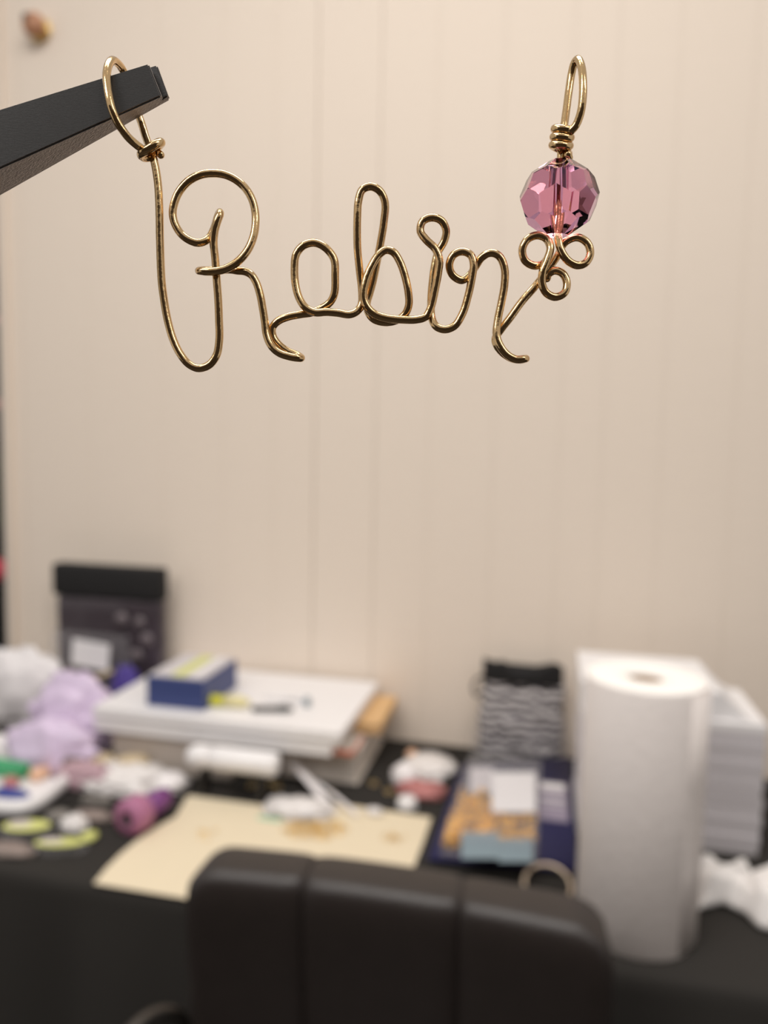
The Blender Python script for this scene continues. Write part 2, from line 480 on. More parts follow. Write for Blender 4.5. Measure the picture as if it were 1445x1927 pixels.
# ================================================================== CHAIR
def chair():
    c = thing('office_chair', 'black leather office chair with channelled back, in front of the table', 'chair', -0.122, 0.615, -TABLE_Z)
    zt = TABLE_Z + 0.1325
    w = 0.1885
    ztop = zt
    # three padded channels between stitched seams
    cuts = [-w, -0.076, 0.062, w]
    for i in range(3):
        x0, x1 = cuts[i], cuts[i + 1]
        bm = bmesh.new()
        nx, nz, ny = 18, 26, 6
        # closed superellipse section swept over x
        rows = []
        for a in range(nx + 1):
            x = x0 + (x1 - x0) * a / nx
            # rounded outer top corners
            drop = 0.0
            e = max(0.0, (abs(x) - (w - 0.034)) / 0.034)
            if e > 0: drop = 0.036 * (1 - math.sqrt(max(0, 1 - min(1, e) ** 2)))
            pad = 1 - 0.13 * abs((a / nx) * 2 - 1) ** 10
            edge = 1 - 0.35 * max(0, (abs(x) - (w - 0.014)) / 0.014) ** 2
            top = ztop - drop - 0.008 * (1 - pad)
            bot = zt - 0.47
            ring = []
            hh = 0.033 * pad * edge
            ns = 40
            for k in range(ns):
                th = 2 * pi * k / ns
                # rounded box outline in (y, z)
                cy, cz = cos(th), sin(th)
                ex = 2 / 5.0
                yy = hh * math.copysign(abs(cy) ** ex, cy)
                zz = math.copysign(abs(cz) ** (2 / 14.0), cz)
                zc = (top + bot) / 2 + zz * (top - bot) / 2
                bow = 0.012 * ((x) / w) ** 2
                lean = -(zc - zt) * -0.10
                ring.append(bm.verts.new((x, yy - bow - lean, zc)))
            rows.append(ring)
        for a, b in zip(rows, rows[1:]):
            for k in range(len(a)):
                j = (k + 1) % len(a)
                bm.faces.new((a[k], a[j], b[j], b[k]))
        bm.faces.new(rows[0]); bm.faces.new(list(reversed(rows[-1])))
        bmesh.ops.recalc_face_normals(bm, faces=bm.faces[:])
        link_mesh('back_panel', bm, M['leather'], c, True)
    # seat, struts, gas lift and base (mostly out of view below)
    sb = bx(-0.23, 0.23, -0.47, -0.045, 0.40, 0.48, 0.03, 4)
    link_mesh('seat', sb, M['leather'], c, True)
    link_mesh('back_bracket', bx(-0.035, 0.035, 0.035, 0.05, 0.33, 0.60, 0.005), M['black_plastic'], c)
    link_mesh('seat_plate', bx(-0.1, 0.1, -0.36, 0.048, 0.33, 0.398, 0.01), M['black_plastic'], c)
    link_mesh('gas_lift', lathe([(0, 0.08), (0.028, 0.08), (0.028, 0.25), (0.018, 0.25), (0.018, 0.33), (0, 0.33)], 20), M['chrome'], c, True).location = (0, -0.20, 0)
    for s in (-1, 1):
        arm = link_mesh('armrest', tube([(s * 0.180, 0.012, 0.56), (s * 0.196, 0.004, 0.64), (s * 0.207, -0.004, 0.700), (s * 0.224, -0.030, 0.716), (s * 0.240, -0.10, 0.705), (s * 0.250, -0.24, 0.68), (s * 0.248, -0.31, 0.60), (s * 0.235, -0.32, 0.47)], 0.008, 12, 8), M['dark_metal'], c, True)
        link_mesh('arm_pad', bx(s * 0.247 - 0.020, s * 0.247 + 0.020, -0.27, -0.14, 0.7135, 0.728, 0.006, 3), M['leather'], arm, True)
    for k in range(5):
        a = 2 * pi * k / 5 + 0.3
        e = (0.22 * cos(a), -0.20 + 0.22 * sin(a), 0.07)
        ba = link_mesh('base_arm', tube([(0, -0.20, 0.095), e], 0.016, 10, 1), M['black_plastic'], c, True)
        cb = lathe([(0, -0.012), (0.024, -0.012), (0.028, -0.006), (0.028, 0.006), (0.024, 0.012), (0, 0.012)], 20, 'X')
        move(cb, e[0], e[1], 0.0285)
        link_mesh('caster', cb, M['black_plastic'], ba, True)
    return c
chair()

# ================================================================== PAPER TOWEL ROLL
def paper_roll():
    c = thing('paper_towel_roll', 'tall white roll of paper towels standing at the table front', 'paper towel', 0.1080, 0.806)
    R, Hh, rc = 0.0615, 0.2765, 0.0175
    bm = lathe([(rc + 0.0006, 0.002), (R - 0.0015, 0.0), (R, 0.002), (R, Hh - 0.003), (R - 0.0015, Hh - 0.0005)], 96)
    for v in bm.verts:
        r = math.hypot(v.co.x, v.co.y)
        if r > 0.05:
            d = 0.0009 * noise.noise(Vector((v.co.x * 30, v.co.y * 30, v.co.z * 18)))
            v.co.x *= 1 + d / r; v.co.y *= 1 + d / r
    link_mesh('towel_sheets', bm, M['paper_towel'], c, True)
    bm = lathe([(R - 0.0015, Hh - 0.0005), (R - 0.010, Hh + 0.001), (0.03, Hh + 0.0005), (rc + 0.0006, Hh - 0.001), (rc + 0.0004, Hh - 0.03), (rc + 0.0004, 0.002)], 96)
    link_mesh('rolled_end', bm, M['towel_end'], c, True)
    bm = lathe([(rc, 0.001), (rc, Hh - 0.004), (rc - 0.0015, Hh - 0.004), (rc - 0.0015, 0.001), (rc, 0.001)], 40)
    link_mesh('cardboard_tube', bm, M['cardboard'], c, True)
    # the loose last sheet: a thin lapped edge down the side
    pts = []
    bm = bmesh.new()
    a0, a1 = rad(-52), rad(-14)
    rows = []
    for k in range(13):
        a = a0 + (a1 - a0) * k / 12
        rr = R + 0.0009 + 0.0012 * (k / 12) ** 2
        rows.append([bm.verts.new((rr * cos(a), rr * sin(a), z)) for z in (0.004, 0.09, 0.18, Hh - 0.004)])
    for p, q in zip(rows, rows[1:]):
        for k in range(3): bm.faces.new((p[k], q[k], q[k + 1], p[k + 1]))
    o = link_mesh('loose_sheet', bm, M['paper_towel'], c, True)
    sm = o.modifiers.new('thick', 'SOLIDIFY'); sm.thickness = 0.0005
paper_roll()

# ================================================================== STACK OF WHITE BOXES BEHIND THE ROLL
ords = ['lowest', 'second', 'third', 'fourth', 'fifth', 'sixth', 'topmost']
ny = 7
hb = 0.0245
for i in range(ny):
    j = random.Random(i + 4).uniform(-0.0015, 0.0015)
    c = thing('jewelry_box', {0: 'lowest flat white box of the stack behind the paper roll', 6: 'topmost flat white box of the stack, right behind the paper roll'}.get(i, ords[i] + ' flat white box from the bottom of the stack behind paper roll'),
              'box', 0.1675 + j, 1.050 + j, i * hb, 0, 'white boxes stacked behind the paper towels')
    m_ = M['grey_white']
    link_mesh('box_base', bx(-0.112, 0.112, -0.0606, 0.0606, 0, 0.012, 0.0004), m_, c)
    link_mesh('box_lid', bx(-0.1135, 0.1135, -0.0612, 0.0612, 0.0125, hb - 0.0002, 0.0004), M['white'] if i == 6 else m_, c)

# large white box resting on the left of the stack, its flap sloping down to the right
c = thing('white_carton', 'white carton with sloping right flap on top of the box stack', 'box', 0.146, 1.062, ny * hb + 0.0003)
link_mesh('carton_body', bx(-0.094, 0.080, -0.068, 0.085, 0, 0.036, 0.0015), M['white'], c)
bm = bmesh.new()
prof = [(0.0805, 0.0355), (0.093, 0.022), (0.108, 0.008), (0.120, 0.0012), (0.134, 0.0010)]
lo = [(x, 0.0) for x, z in prof]
r1 = [[bm.verts.new((x, y, z)) for x, z in prof + lo[::-1]] for y in (-0.066, 0.070)]
n8 = len(r1[0])
for k in range(n8):
    j = (k + 1) % n8
    bm.faces.new((r1[0][k], r1[0][j], r1[1][j], r1[1][k]))
bm.faces.new(r1[0][::-1]); bm.faces.new(r1[1])
bmesh.ops.recalc_face_normals(bm, faces=bm.faces[:])
link_mesh('flap', bm, M['white'], c)

# ------------------------------------------------------------------ tissue beside the roll
def tissue_bm():
    bm = bmesh.new()
    n = 40
    g = []
    for i in range(n + 1):
        row = []
        for j in range(n + 1):
            x = -0.062 + 0.124 * i / n
            y = -0.038 + 0.076 * j / n
            q = Vector((x * 28, y * 28, 3.3))
            h = 0.016 + 0.017 * (1 - 2 * abs(noise.noise(q))) + 0.007 * (1 - 2 * abs(noise.noise(q * 2.3)))
            ed = min(1, (1 - max(abs(x) / 0.062, abs(y) / 0.038)) * 3.2)
            h = max(0.0012, h * (0.12 + 0.88 * ed))
            wob = 0.010 * noise.noise(Vector((x * 40, y * 40, 9)))
            row.append(bm.verts.new((x + wob, y - 0.012 * sin(x * 60) * (1 if y < 0 else 0) + wob, h)))
        g.append(row)
    for a, b in zip(g, g[1:]):
        for k in range(n): bm.faces.new((a[k], b[k], b[k + 1], a[k + 1]))
    return bm
u, v = hz(1385, 1690)
o = solo('crumpled_tissue', tissue_bm(), M['tissue'], 'crumpled white tissue lying right of the paper roll', 'tissue', u + 0.012, v - 0.004, 0.0006, rad(-4), smooth=True)
sm = o.modifiers.new('thick', 'SOLIDIFY'); sm.thickness = 0.0006; sm.offset = 1
u, v = hz(1412, 1712)
solo('crumpled_paper', crumple(0.009, 0.009, 0.008, 0.4, 5, 3), M['cream'], 'small crumpled cream scrap at the tissue front edge', 'paper scrap', u, v - 0.006, 0.0004, smooth=True)
u, v = hz(1441, 1738)
solo('paper_strip', crumple(0.008, 0.024, 0.014, 0.3, 8, 3), M['cream'], 'narrow cream paper strip at the right picture edge', 'paper scrap', u + 0.006, v + 0.003, 0.0004, smooth=True)

# ------------------------------------------------------------------ bangle
u, v = hz(1030, 1668, 0.012)
pts = [(0.0265 * cos(2 * pi * k / 40), 0.0265 * sin(2 * pi * k / 40), 0) for k in range(40)]
bm = tube(pts, 0.0022, 10, 1, closed=True)
solo('bangle', bm, M['bangle'], 'thin tan metal bangle lying behind the chair back', 'bracelet', u, v, 0.0135, smooth=True, rx=rad(24))

# ================================================================== NAVY POUCH WITH BEAD BAG
P = [hz(806, 1628), hz(1084, 1652), hz(1074, 1440), hz(868, 1452)]
cu = sum(p[0] for p in P) / 4; cv = sum(p[1] for p in P) / 4
c = thing('navy_pouch', 'flat navy blue zip pouch lying left of the paper roll', 'pouch', cu, cv)
NT = 0.016
link_mesh('pouch_body', slab([(p[0] - cu, p[1] - cv) for p in P], 0.0003, NT, 0.004), M['navy'], c, True)
a, b_ = P[0], P[1]
link_mesh('piping', tube([(P[k % 4][0] - cu, P[k % 4][1] - cv, NT * 0.5) for k in range(5)], 0.0018, 8, 1), M['navy'], c, True)
u0, v0 = hz(1040, 1505, NT)
card = link_mesh('label_card', bx(-0.021, 0.021, -0.062, 0.055, 0, 0.0008), M['lavender_card'], c)
card.location = (u0 - cu, v0 - cv, NT + 0.0002)
for (y0, y1, mm) in ((0.028, 0.050, 'white'), (-0.004, 0.001, 'white'), (-0.022, -0.018, 'grey_white')):
    o = link_mesh('printed_band', bx(-0.017, 0.017, y0, y1, 0.0009, 0.0011), M[mm], card)

Q = [hz(828, 1612, NT), hz(1010, 1630, NT), hz(1018, 1452, NT), hz(885, 1440, NT)]
bu = sum(p[0] for p in Q) / 4; bv = sum(p[1] for p in Q) / 4
c = thing('bead_bag', 'clear plastic bag of gold beads lying on the navy pouch', 'bag', bu, bv, NT + 0.001)
rnd = random.Random(3)
bm = bmesh.new()
proto = bmesh.new(); bmesh.ops.create_icosphere(proto, subdivisions=1, radius=0.0032)
pm = bpy.data.meshes.new('tmp'); proto.to_mesh(pm); proto.free()
poly = [(832, 1600), (868, 1500), (960, 1510), (1006, 1538), (1006, 1600)]
cnt = 0
while cnt < 420:
    x = rnd.uniform(832, 1006); y = rnd.uniform(1496, 1600)
    ytop = 1600 - (x - 832) / 36 * 100 if x < 868 else (1500 + (x - 868) * 0.11 if x < 960 else 1510 + (x - 960) * 0.6)
    if y < ytop: continue
    cnt += 1
    uu, vv = hz(x, y, NT)
    zz = rnd.choice([0.0045, 0.0095, 0.0135])
    k0 = len(bm.verts)
    bm.from_mesh(pm)
    bm.verts.ensure_lookup_table()
    for vtx in bm.verts[k0:]: vtx.co += Vector((uu - bu, vv - bv, zz))
bpy.data.meshes.remove(pm)
o = link_mesh('gold_beads', bm, M['gold_bead'], c, True); o['kind'] = 'stuff'
def on_bag(x0, y0, x1, y1, zz, m_, name):
    p = [hz(x0, y1, NT + zz), hz(x1, y1, NT + zz), hz(x1, y0, NT + zz), hz(x0, y0, NT + zz)]
    return link_mesh(name, slab([(q[0] - bu, q[1] - bv) for q in p], zz, zz + 0.0006), m_, c)
on_bag(925, 1455, 1008, 1530, 0.0172, M['white'], 'paper_label')
on_bag(868, 1568, 938, 1618, 0.0172, M['teal'], 'teal_label')
on_bag(938, 1580, 1003, 1624, 0.0168, M['teal'], 'teal_label')
on_bag(884, 1446, 928, 1494, 0.0072, M['grey_white'], 'inner_card')
bm = slab([(q[0] - bu, q[1] - bv) for q in Q], 0.0004, 0.0192)
bmesh.ops.subdivide_edges(bm, edges=bm.edges[:], cuts=7, use_grid_fill=True)
for vtx in bm.verts:
    if vtx.co.z > 0.01: vtx.co.z += 0.002 * noise.noise(vtx.co * 60)
link_mesh('plastic_film', bm, M['film'], c, True)

# ================================================================== ZIGZAG PRINT POUCH
def soft_bag(w, h, d, top_in=0.0, seed=0, n=22):
    """upright soft pouch: cushion section, wrinkled, standing on z = 0"""
    bm = bmesh.new()
    rows = []
    for i in range(n + 1):
        t_ = i / n
        z = h * t_
        ww = w / 2 * (1 - top_in * t_ ** 2)
        dd = d / 2 * (1 - 0.75 * t_ ** 1.5)
        ring = []
        ns = 48
        for k in range(ns):
            a = 2 * pi * k / ns
            x = ww * math.copysign(abs(cos(a)) ** 0.6, cos(a))
            y = dd * math.copysign(abs(sin(a)) ** 0.8, sin(a))
            q = noise.noise(Vector((x * 25, y * 25, z * 25 + seed)))
            ring.append(bm.verts.new((x * (1 + 0.05 * q), y * (1 + 0.35 * q), z)))
        rows.append(ring)
    for a, b in zip(rows, rows[1:]):
        for k in range(len(a)):
            j = (k + 1) % len(a)
            bm.faces.new((a[k], a[j], b[j], b[k]))
    bm.faces.new(rows[0][::-1]); bm.faces.new(rows[-1])
    bmesh.ops.recalc_face_normals(bm, faces=bm.faces[:])
    return bm
c = thing('drawstring_pouch', 'black and silver wavy print pouch with black gathered top by the wall', 'pouch', -0.030, 1.2215, 0.0005)
link_mesh('pouch_body', soft_bag(0.136, 0.132, 0.034, 0.03, 1), M['zigzag'], c, True)
bm = bmesh.new()
for i in range(2):
    pass
def gathered():
    bm = bmesh.new()
    rows = []
    for i in range(9):
        t_ = i / 8
        ring = []
        for k in range(64):
            a = 2 * pi * k / 64
            x = 0.0655 * math.copysign(abs(cos(a)) ** 0.6, cos(a))
            y = (0.0095 + 0.0022 * sin(14 * a) * t_) * math.copysign(abs(sin(a)) ** 0.8, sin(a))
            dip = -0.017 * math.exp(-(x / 0.028) ** 2) * t_ + 0.003 * sin(x * 160) * t_
            ring.append(bm.verts.new((x, y, 0.126 + 0.034 * t_ + dip)))
        rows.append(ring)
    for a, b in zip(rows, rows[1:]):
        for k in range(64):
            j = (k + 1) % 64
            bm.faces.new((a[k], a[j], b[j], b[k]))
    bm.faces.new(rows[0][::-1]); bm.faces.new(rows[-1])
    bmesh.ops.recalc_face_normals(bm, faces=bm.faces[:])
    return bm
link_mesh('gathered_top', gathered(), M['black_fabric'], c, True)
link_mesh('drawstring', tube([(-0.064, -0.008, 0.135), (-0.076, -0.012, 0.128), (-0.080, -0.013, 0.112), (-0.074, -0.014, 0.102), (-0.066, -0.014, 0.108)], 0.0022, 8, 8), M['black_fabric'], c, True)
link_mesh('clear_sleeve', move(soft_bag(0.160, 0.098, 0.042, 0.22, 4), 0, 0.0, 0), M['film'], c, True)

# ================================================================== BEIGE SHEET AND SCRAPS
px = [(172, 1668), (200, 1635), (228, 1607), (255, 1585), (290, 1560), (330, 1538), (352, 1500), (400, 1492), (470, 1497), (560, 1505), (640, 1514), (812, 1540), (795, 1590), (776, 1638), (600, 1668), (385, 1690), (280, 1680)]
S = [hz(*p) for p in px]
S = [(a, max(b, VF + 0.001) if i not in (0, 15, 16) else VF + 0.0005) for i, (a, b) in enumerate(S)]
S[13] = hz(776, 1640); S[14] = (S[13][0] - 0.08, VF + 0.05)
# the hidden front edge runs straight behind the chair
S[14] = ((S[13][0] + S[15][0]) / 2, (S[13][1] + S[15][1]) / 2)
su = sum(p[0] for p in S) / len(S); sv = sum(p[1] for p in S) / len(S)
solo('beige_sheet', slab([(p[0] - su, p[1] - sv) for p in S], 0.0004, 0.0012), M['beige_sheet'], 'large beige paper work sheet lying flat on the black cloth', 'paper', su, sv)

ZS = 0.0013
def scrap_pile(cx, cy, rx, ry, n, seed, hmax=0.006):
    rnd = random.Random(seed)
    bm = bmesh.new()
    pu, pv = hz(cx, cy, ZS)
    for _ in range(n):
        a = rnd.uniform(0, 2 * pi); q = rnd.random() ** 0.7
        x = cx + rx * q * cos(a); y = cy + ry * q * sin(a)
        uu, vv = hz(x, y, ZS)
        R_ = rnd.uniform(0.0016, 0.0026)
        pts = [(R_ * cos(2 * pi * k / 8), R_ * sin(2 * pi * k / 8), 0) for k in range(8)]
        tb = tube(pts, 0.0005, 5, 1, closed=True)
        tilt = Matrix.Rotation(rnd.uniform(-0.5, 0.5), 3, 'X')
        bmesh.ops.rotate(tb, verts=tb.verts[:], cent=(0, 0, 0), matrix=tilt)
        move(tb, uu - pu, vv - pv, 0.0018 + rnd.random() * hmax * (1 - q))
        merge(bm, tb)
    return bm, pu, pv
bm, u, v = scrap_pile(592, 1562, 62, 20, 170, 2)
solo('jump_ring_pile', bm, M['gold_scrap'], 'heap of tiny gold jump rings in the middle of beige sheet', 'jump rings', u, v, ZS - 0.0004, kind='stuff')
bm, u, v = scrap_pile(740, 1578, 24, 10, 16, 5, 0.001)
solo('jump_ring_pile', bm, M['gold_scrap'], 'few scattered gold rings near right end of beige sheet', 'jump rings', u, v, ZS - 0.0004, kind='stuff')
bm, u, v = scrap_pile(395, 1572, 40, 10, 10, 6, 0.001)
solo('jump_ring_pile', bm, M['gold_scrap'], 'few scattered gold rings on the left of beige sheet', 'jump rings', u, v, ZS - 0.0004, kind='stuff')

ring_px = [(474, 1478), (492, 1481), (507, 1476), (522, 1480), (622, 1491), (703, 1474), (731, 1489), (752, 1498)]
ring_lab = ['leftmost gold ring of the four below the white tube', 'second gold ring from left below the white tube', 'third gold ring from left below the white tube', 'fourth gold ring from left below the white tube',
            'single gold ring on black cloth right of the white strips', 'gold ring on black cloth left of the white pompom', 'gold ring on black cloth below left of the white pompom', 'gold ring on black cloth just left of the white button']
for (x, y), lb in zip(ring_px, ring_lab):
    u, v = hz(x, y, 0.001)
    pts = [(0.0055 * cos(2 * pi * k / 24), 0.0055 * sin(2 * pi * k / 24), 0) for k in range(24)]
    solo('jump_ring', tube(pts, 0.0009, 8, 1, closed=True), M['gold_scrap'], lb, 'ring', u, v, 0.0011, group='gold rings on the cloth', smooth=True)

# clear bag with mint corner, white strips, small bits on the sheet
u, v = hz(560, 1528, ZS)
c = thing('small_clear_bag', 'small milky plastic bag with mint corner on the beige sheet', 'bag', u, v, ZS)
link_mesh('bag_film', crumple(0.046, 0.026, 0.010, 0.35, 11, 4), M['milky_film'], c, True)
link_mesh('mint_strip', move(bx(-0.017, 0.017, -0.004, 0.004, 0, 0.0012, 0.0004), -0.030, -0.030, 0.0003), M['mint'], c)
def strip(p0, p1, z0, z1, w, name, label, seed=0, mm='white_film'):
    a = hz(*p0, z0); b = hz(*p1, z1)
    d = Vector((b[0] - a[0], b[1] - a[1], z1 - z0))
    mid = ((a[0] + b[0]) / 2, (a[1] + b[1]) / 2)
    n = Vector((-d.y, d.x, 0)).normalized()
    bm = bmesh.new()
    rows = []
    for k in range(13):
        t_ = k / 12
        p = Vector((a[0] - mid[0], a[1] - mid[1], z0)) + d * t_
        p.z += 0.004 * sin(t_ * pi)
        rows.append([bm.verts.new(p + n * (w / 2) * s + Vector((0, 0, 0.0015 * abs(s)))) for s in (-1, -0.33, 0.33, 1)])
    for r1_, r2_ in zip(rows, rows[1:]):
        for k in range(3): bm.faces.new((r1_[k], r2_[k], r2_[k + 1], r1_[k + 1]))
    o = solo(name, bm, M[mm], label, 'strip', mid[0], mid[1], 0, smooth=True)
    s = o.modifiers.new('thick', 'SOLIDIFY'); s.thickness = 0.0006; s.offset = 1
    return o
strip((545, 1432), (628, 1532), 0.030, 0.003, 0.013, 'plastic_strip', 'white plastic strip leaning from the boxes onto the beige sheet')
strip((575, 1462), (672, 1536), 0.010, 0.003, 0.007, 'plastic_strip', 'thinner white plastic strip at the upper edge of beige sheet')
u, v = hz(705, 1532, ZS)
solo('clear_crumb', crumple(0.012, 0.008, 0.006, 0.3, 21, 3), M['milky_film'], 'small clear plastic scrap at the beige sheet back edge', 'plastic scrap', u, v, ZS, smooth=True)

# ================================================================== SMALL THINGS BETWEEN BOXES AND POUCH
u, v = hz(762, 1462, 0.010)
solo('pompom', crumple(0.021, 0.019, 0.019, 0.16, 31, 4, 5), M['white_film'], 'white fluffy ball left of the clear pouch bag', 'pompom', u, v, 0.0004, smooth=True)
u, v = hz(766, 1510, 0.006)
c = thing('plastic_button', 'small round white button on black cloth behind beige sheet', 'button', u, v, 0.0004)
link_mesh('dome', lathe([(0, 0), (0.013, 0), (0.0138, 0.002), (0.0132, 0.010), (0.011, 0.0125), (0, 0.0135)], 32), M['white_gloss'], c, True)
link_mesh('rim', lathe([(0.0138, 0.0), (0.0146, 0.0004), (0.0146, 0.002), (0.0138, 0.0026)], 32), M['white_gloss'], c, True)
u, v = hz(775, 1421, 0.008)
solo('orange_bead', lathe([(0.002, 0), (0.007, 0.001), (0.0102, 0.006), (0.0102, 0.010), (0.007, 0.015), (0.002, 0.016), (0.002, 0)], 24), M['peach'], 'small orange bead behind the white fluffy ball', 'bead', u, v, 0.0004, smooth=True)
u, v = hz(812, 1488, 0.006)
solo('pink_ribbon', crumple(0.034, 0.024, 0.009, 0.4, 41, 4), M['dusty_pink'], 'crumpled dusty pink ribbon beside the navy pouch', 'ribbon', u - 0.014, v, 0.0004, smooth=True)
u, v = hz(830, 1455, 0.006)
solo('clear_sleeve', crumple(0.040, 0.045, 0.011, 0.35, 43, 4), M['milky_film'], 'crumpled clear plastic sleeve behind the pink ribbon', 'plastic bag', u - 0.022, v + 0.016, 0.0006, smooth=True)

# ================================================================== WHITE FLAT BOXES WITH BOOKS
c = thing('cream_book', 'thick cream book at the bottom right of the white box pile', 'book', -0.327, 1.137)
link_mesh('pages', bx(-0.060, 0.058, -0.084, 0.084, 0.003, 0.050, 0.001), M['cream'], c)
link_mesh('cover', bx(-0.063, 0.062, -0.087, 0.087, 0.0503, 0.0535, 0.001), M['cream'], c)
link_mesh('cover', bx(-0.063, 0.062, -0.087, 0.087, 0.0002, 0.0028, 0.001), M['cream'], c)
c = thing('kraft_box', 'flat tan kraft box sticking out at the right of the pile', 'box', -0.268, 1.166, 0.0610)
link_mesh('box_body', bx(-0.022, 0.024, -0.066, 0.066, 0.0, 0.012, 0.001), M['kraft'], c)
link_mesh('box_lid', bx(-0.023, 0.025, -0.067, 0.067, 0.0122, 0.0186, 0.001), M['kraft'], c)
c = thing('second_book', 'thin book with red orange spine under the white boxes', 'book', -0.300, 1.122, 0.054)
link_mesh('pages', bx(-0.05, 0.029, -0.09, 0.112, 0.0, 0.0058), M['cream'], c)
link_mesh('spine', bx(-0.05, 0.031, -0.094, -0.0905, 0.0002, 0.0066), M['orange'], c)
link_mesh('side_cover', bx(0.0295, 0.031, -0.0905, -0.03, 0.0002, 0.0066), M['orange'], c)
c = thing('flat_white_box', 'lower wide flat white box in the pile by the wall', 'box', -0.485, 1.115, 0.061)
link_mesh('box_base', bx(-0.195, 0.190, -0.113, 0.115, 0, 0.013, 0.001), M['white'], c)
link_mesh('box_lid', bx(-0.197, 0.192, -0.115, 0.117, 0.0132, 0.0188, 0.001), M['white'], c)
c = thing('flat_white_box', 'upper wide flat white box carrying the blue box and pens', 'box', -0.478, 1.118, 0.080)
link_mesh('box_base', bx(-0.200, 0.197, -0.118, 0.117, 0, 0.006, 0.001), M['white'], c)
link_mesh('box_lid', bx(-0.203, 0.200, -0.1205, 0.119, 0.0063, 0.020, 0.0012), M['white'], c)
# added support under the pile's left half, grey like the shaded band there
c = thing('shade_filler', 'warm grey tin for the shaded band, under the left end of white boxes', 'filler', -0.545, 1.16)
link_mesh('filler_body', bx(-0.11, 0.09, -0.150, 0.060, 0.0003, 0.054, 0.003), M['warm_grey'], c)
link_mesh('filler_lid', bx(-0.112, 0.092, -0.152, 0.062, 0.0543, 0.0607, 0.002), M['warm_grey'], c)

ZB = 0.1002
c = thing('blue_box', 'dark blue box with pale printed lid on the white box', 'box', -0.553, 1.088, ZB)
link_mesh('box_body', bx(-0.050, 0.048, -0.064, 0.060, 0.0002, 0.047, 0.002), M['blue_box'], c)
ld = link_mesh('box_lid', bx(-0.047, 0.045, -0.061, 0.057, 0.0472, 0.0505, 0.001), M['grey_white'], c)
link_mesh('green_stripe', bx(-0.012, 0.010, -0.058, 0.054, 0.0506, 0.0509), M['lime'], ld)
link_mesh('white_stripe', bx(0.020, 0.030, -0.058, 0.054, 0.0506, 0.0509), M['white'], ld)

def pen(p0, p1, z, r, body, cap, name, label, cat='pen'):
    a = hz(*p0, z); b = hz(*p1, z)
    L = math.hypot(b[0] - a[0], b[1] - a[1]); ang = math.atan2(b[1] - a[1], b[0] - a[0])
    c = thing(name, label, cat, (a[0] + b[0]) / 2, (a[1] + b[1]) / 2, z, ang)
    link_mesh('barrel', lathe([(0, -L / 2 + 0.0), (r * 0.9, -L / 2), (r, -L / 2 + 0.003), (r, L * 0.12), (0, L * 0.12)], 18, 'X'), body, c, True)
    cp = lathe([(0, L * 0.12), (r * 1.1, L * 0.12), (r * 1.1, L * 0.40), (r * 0.8, L * 0.44), (r * 0.45, L / 2), (0, L / 2)], 18, 'X')
    link_mesh('cap', cp, cap, c, True)
    link_mesh('clip', bx(L * 0.14, L * 0.38, -0.0012, 0.0012, r * 1.12, r * 1.12 + 0.001), cap, c)
pen((344, 1313), (470, 1322), ZB + 0.0095, 0.0078, M['yellow'], M['pale_yellow'], 'highlighter', 'thick yellow highlighter in front of the blue box')
pen((474, 1333), (552, 1334), ZB + 0.0052, 0.0042, M['black_plastic'], M['black_plastic'], 'black_pen', 'slim black pen near front edge of white box')
pen((500, 1310), (585, 1318), ZB + 0.0048, 0.0038, M['white_gloss'], M['white_gloss'], 'white_pen', 'slim white pen lying behind the black pen')
u, v = hz(578, 1328, ZB)
solo('pen_cap', lathe([(0, 0), (0.0055, 0), (0.005, 0.012), (0.003, 0.014), (0, 0.014)], 16), M['teal'], 'small dark pen cap standing right of the pens', 'cap', u, v, ZB, smooth=True)

# white tube lying in front of the pile
u, v = hz(440, 1430, 0.036)
u0, v0 = hv(440, 1430, 0.968)
c = thing('white_tube', 'white plastic tube with round cap lying before the white boxes', 'tube', u0, 0.968, 0.0)
zc = v0
rr = 0.0165
link_mesh('tube_body', move(lathe([(0, -0.030), (rr, -0.030), (rr + 0.0006, -0.026), (rr + 0.0006, 0.062), (rr * 0.8, 0.068), (0, 0.069)], 32, 'X'), 0, 0, zc), M['white_gloss'], c, True)
link_mesh('cap', move(lathe([(0, -0.071), (rr * 0.75, -0.070), (rr * 0.98, -0.060), (rr, -0.050), (rr * 0.95, -0.031), (0, -0.031)], 32, 'X'), 0, 0, zc), M['white_gloss'], c, True)
# a low black rack it rests on
rk = thing('black_stand', 'low black stand carrying the white tube', 'stand', u0, 0.968)
for s in (-0.045, 0.045):
    link_mesh('cradle', bx(s - 0.003, s + 0.003, -0.014, 0.014, 0.004, max(0.006, zc - rr - 0.0006), 0.001), M['black_plastic'], rk)
link_mesh('rail', bx(-0.055, 0.055, -0.016, 0.016, 0.0003, 0.004, 0.001), M['black_plastic'], rk)

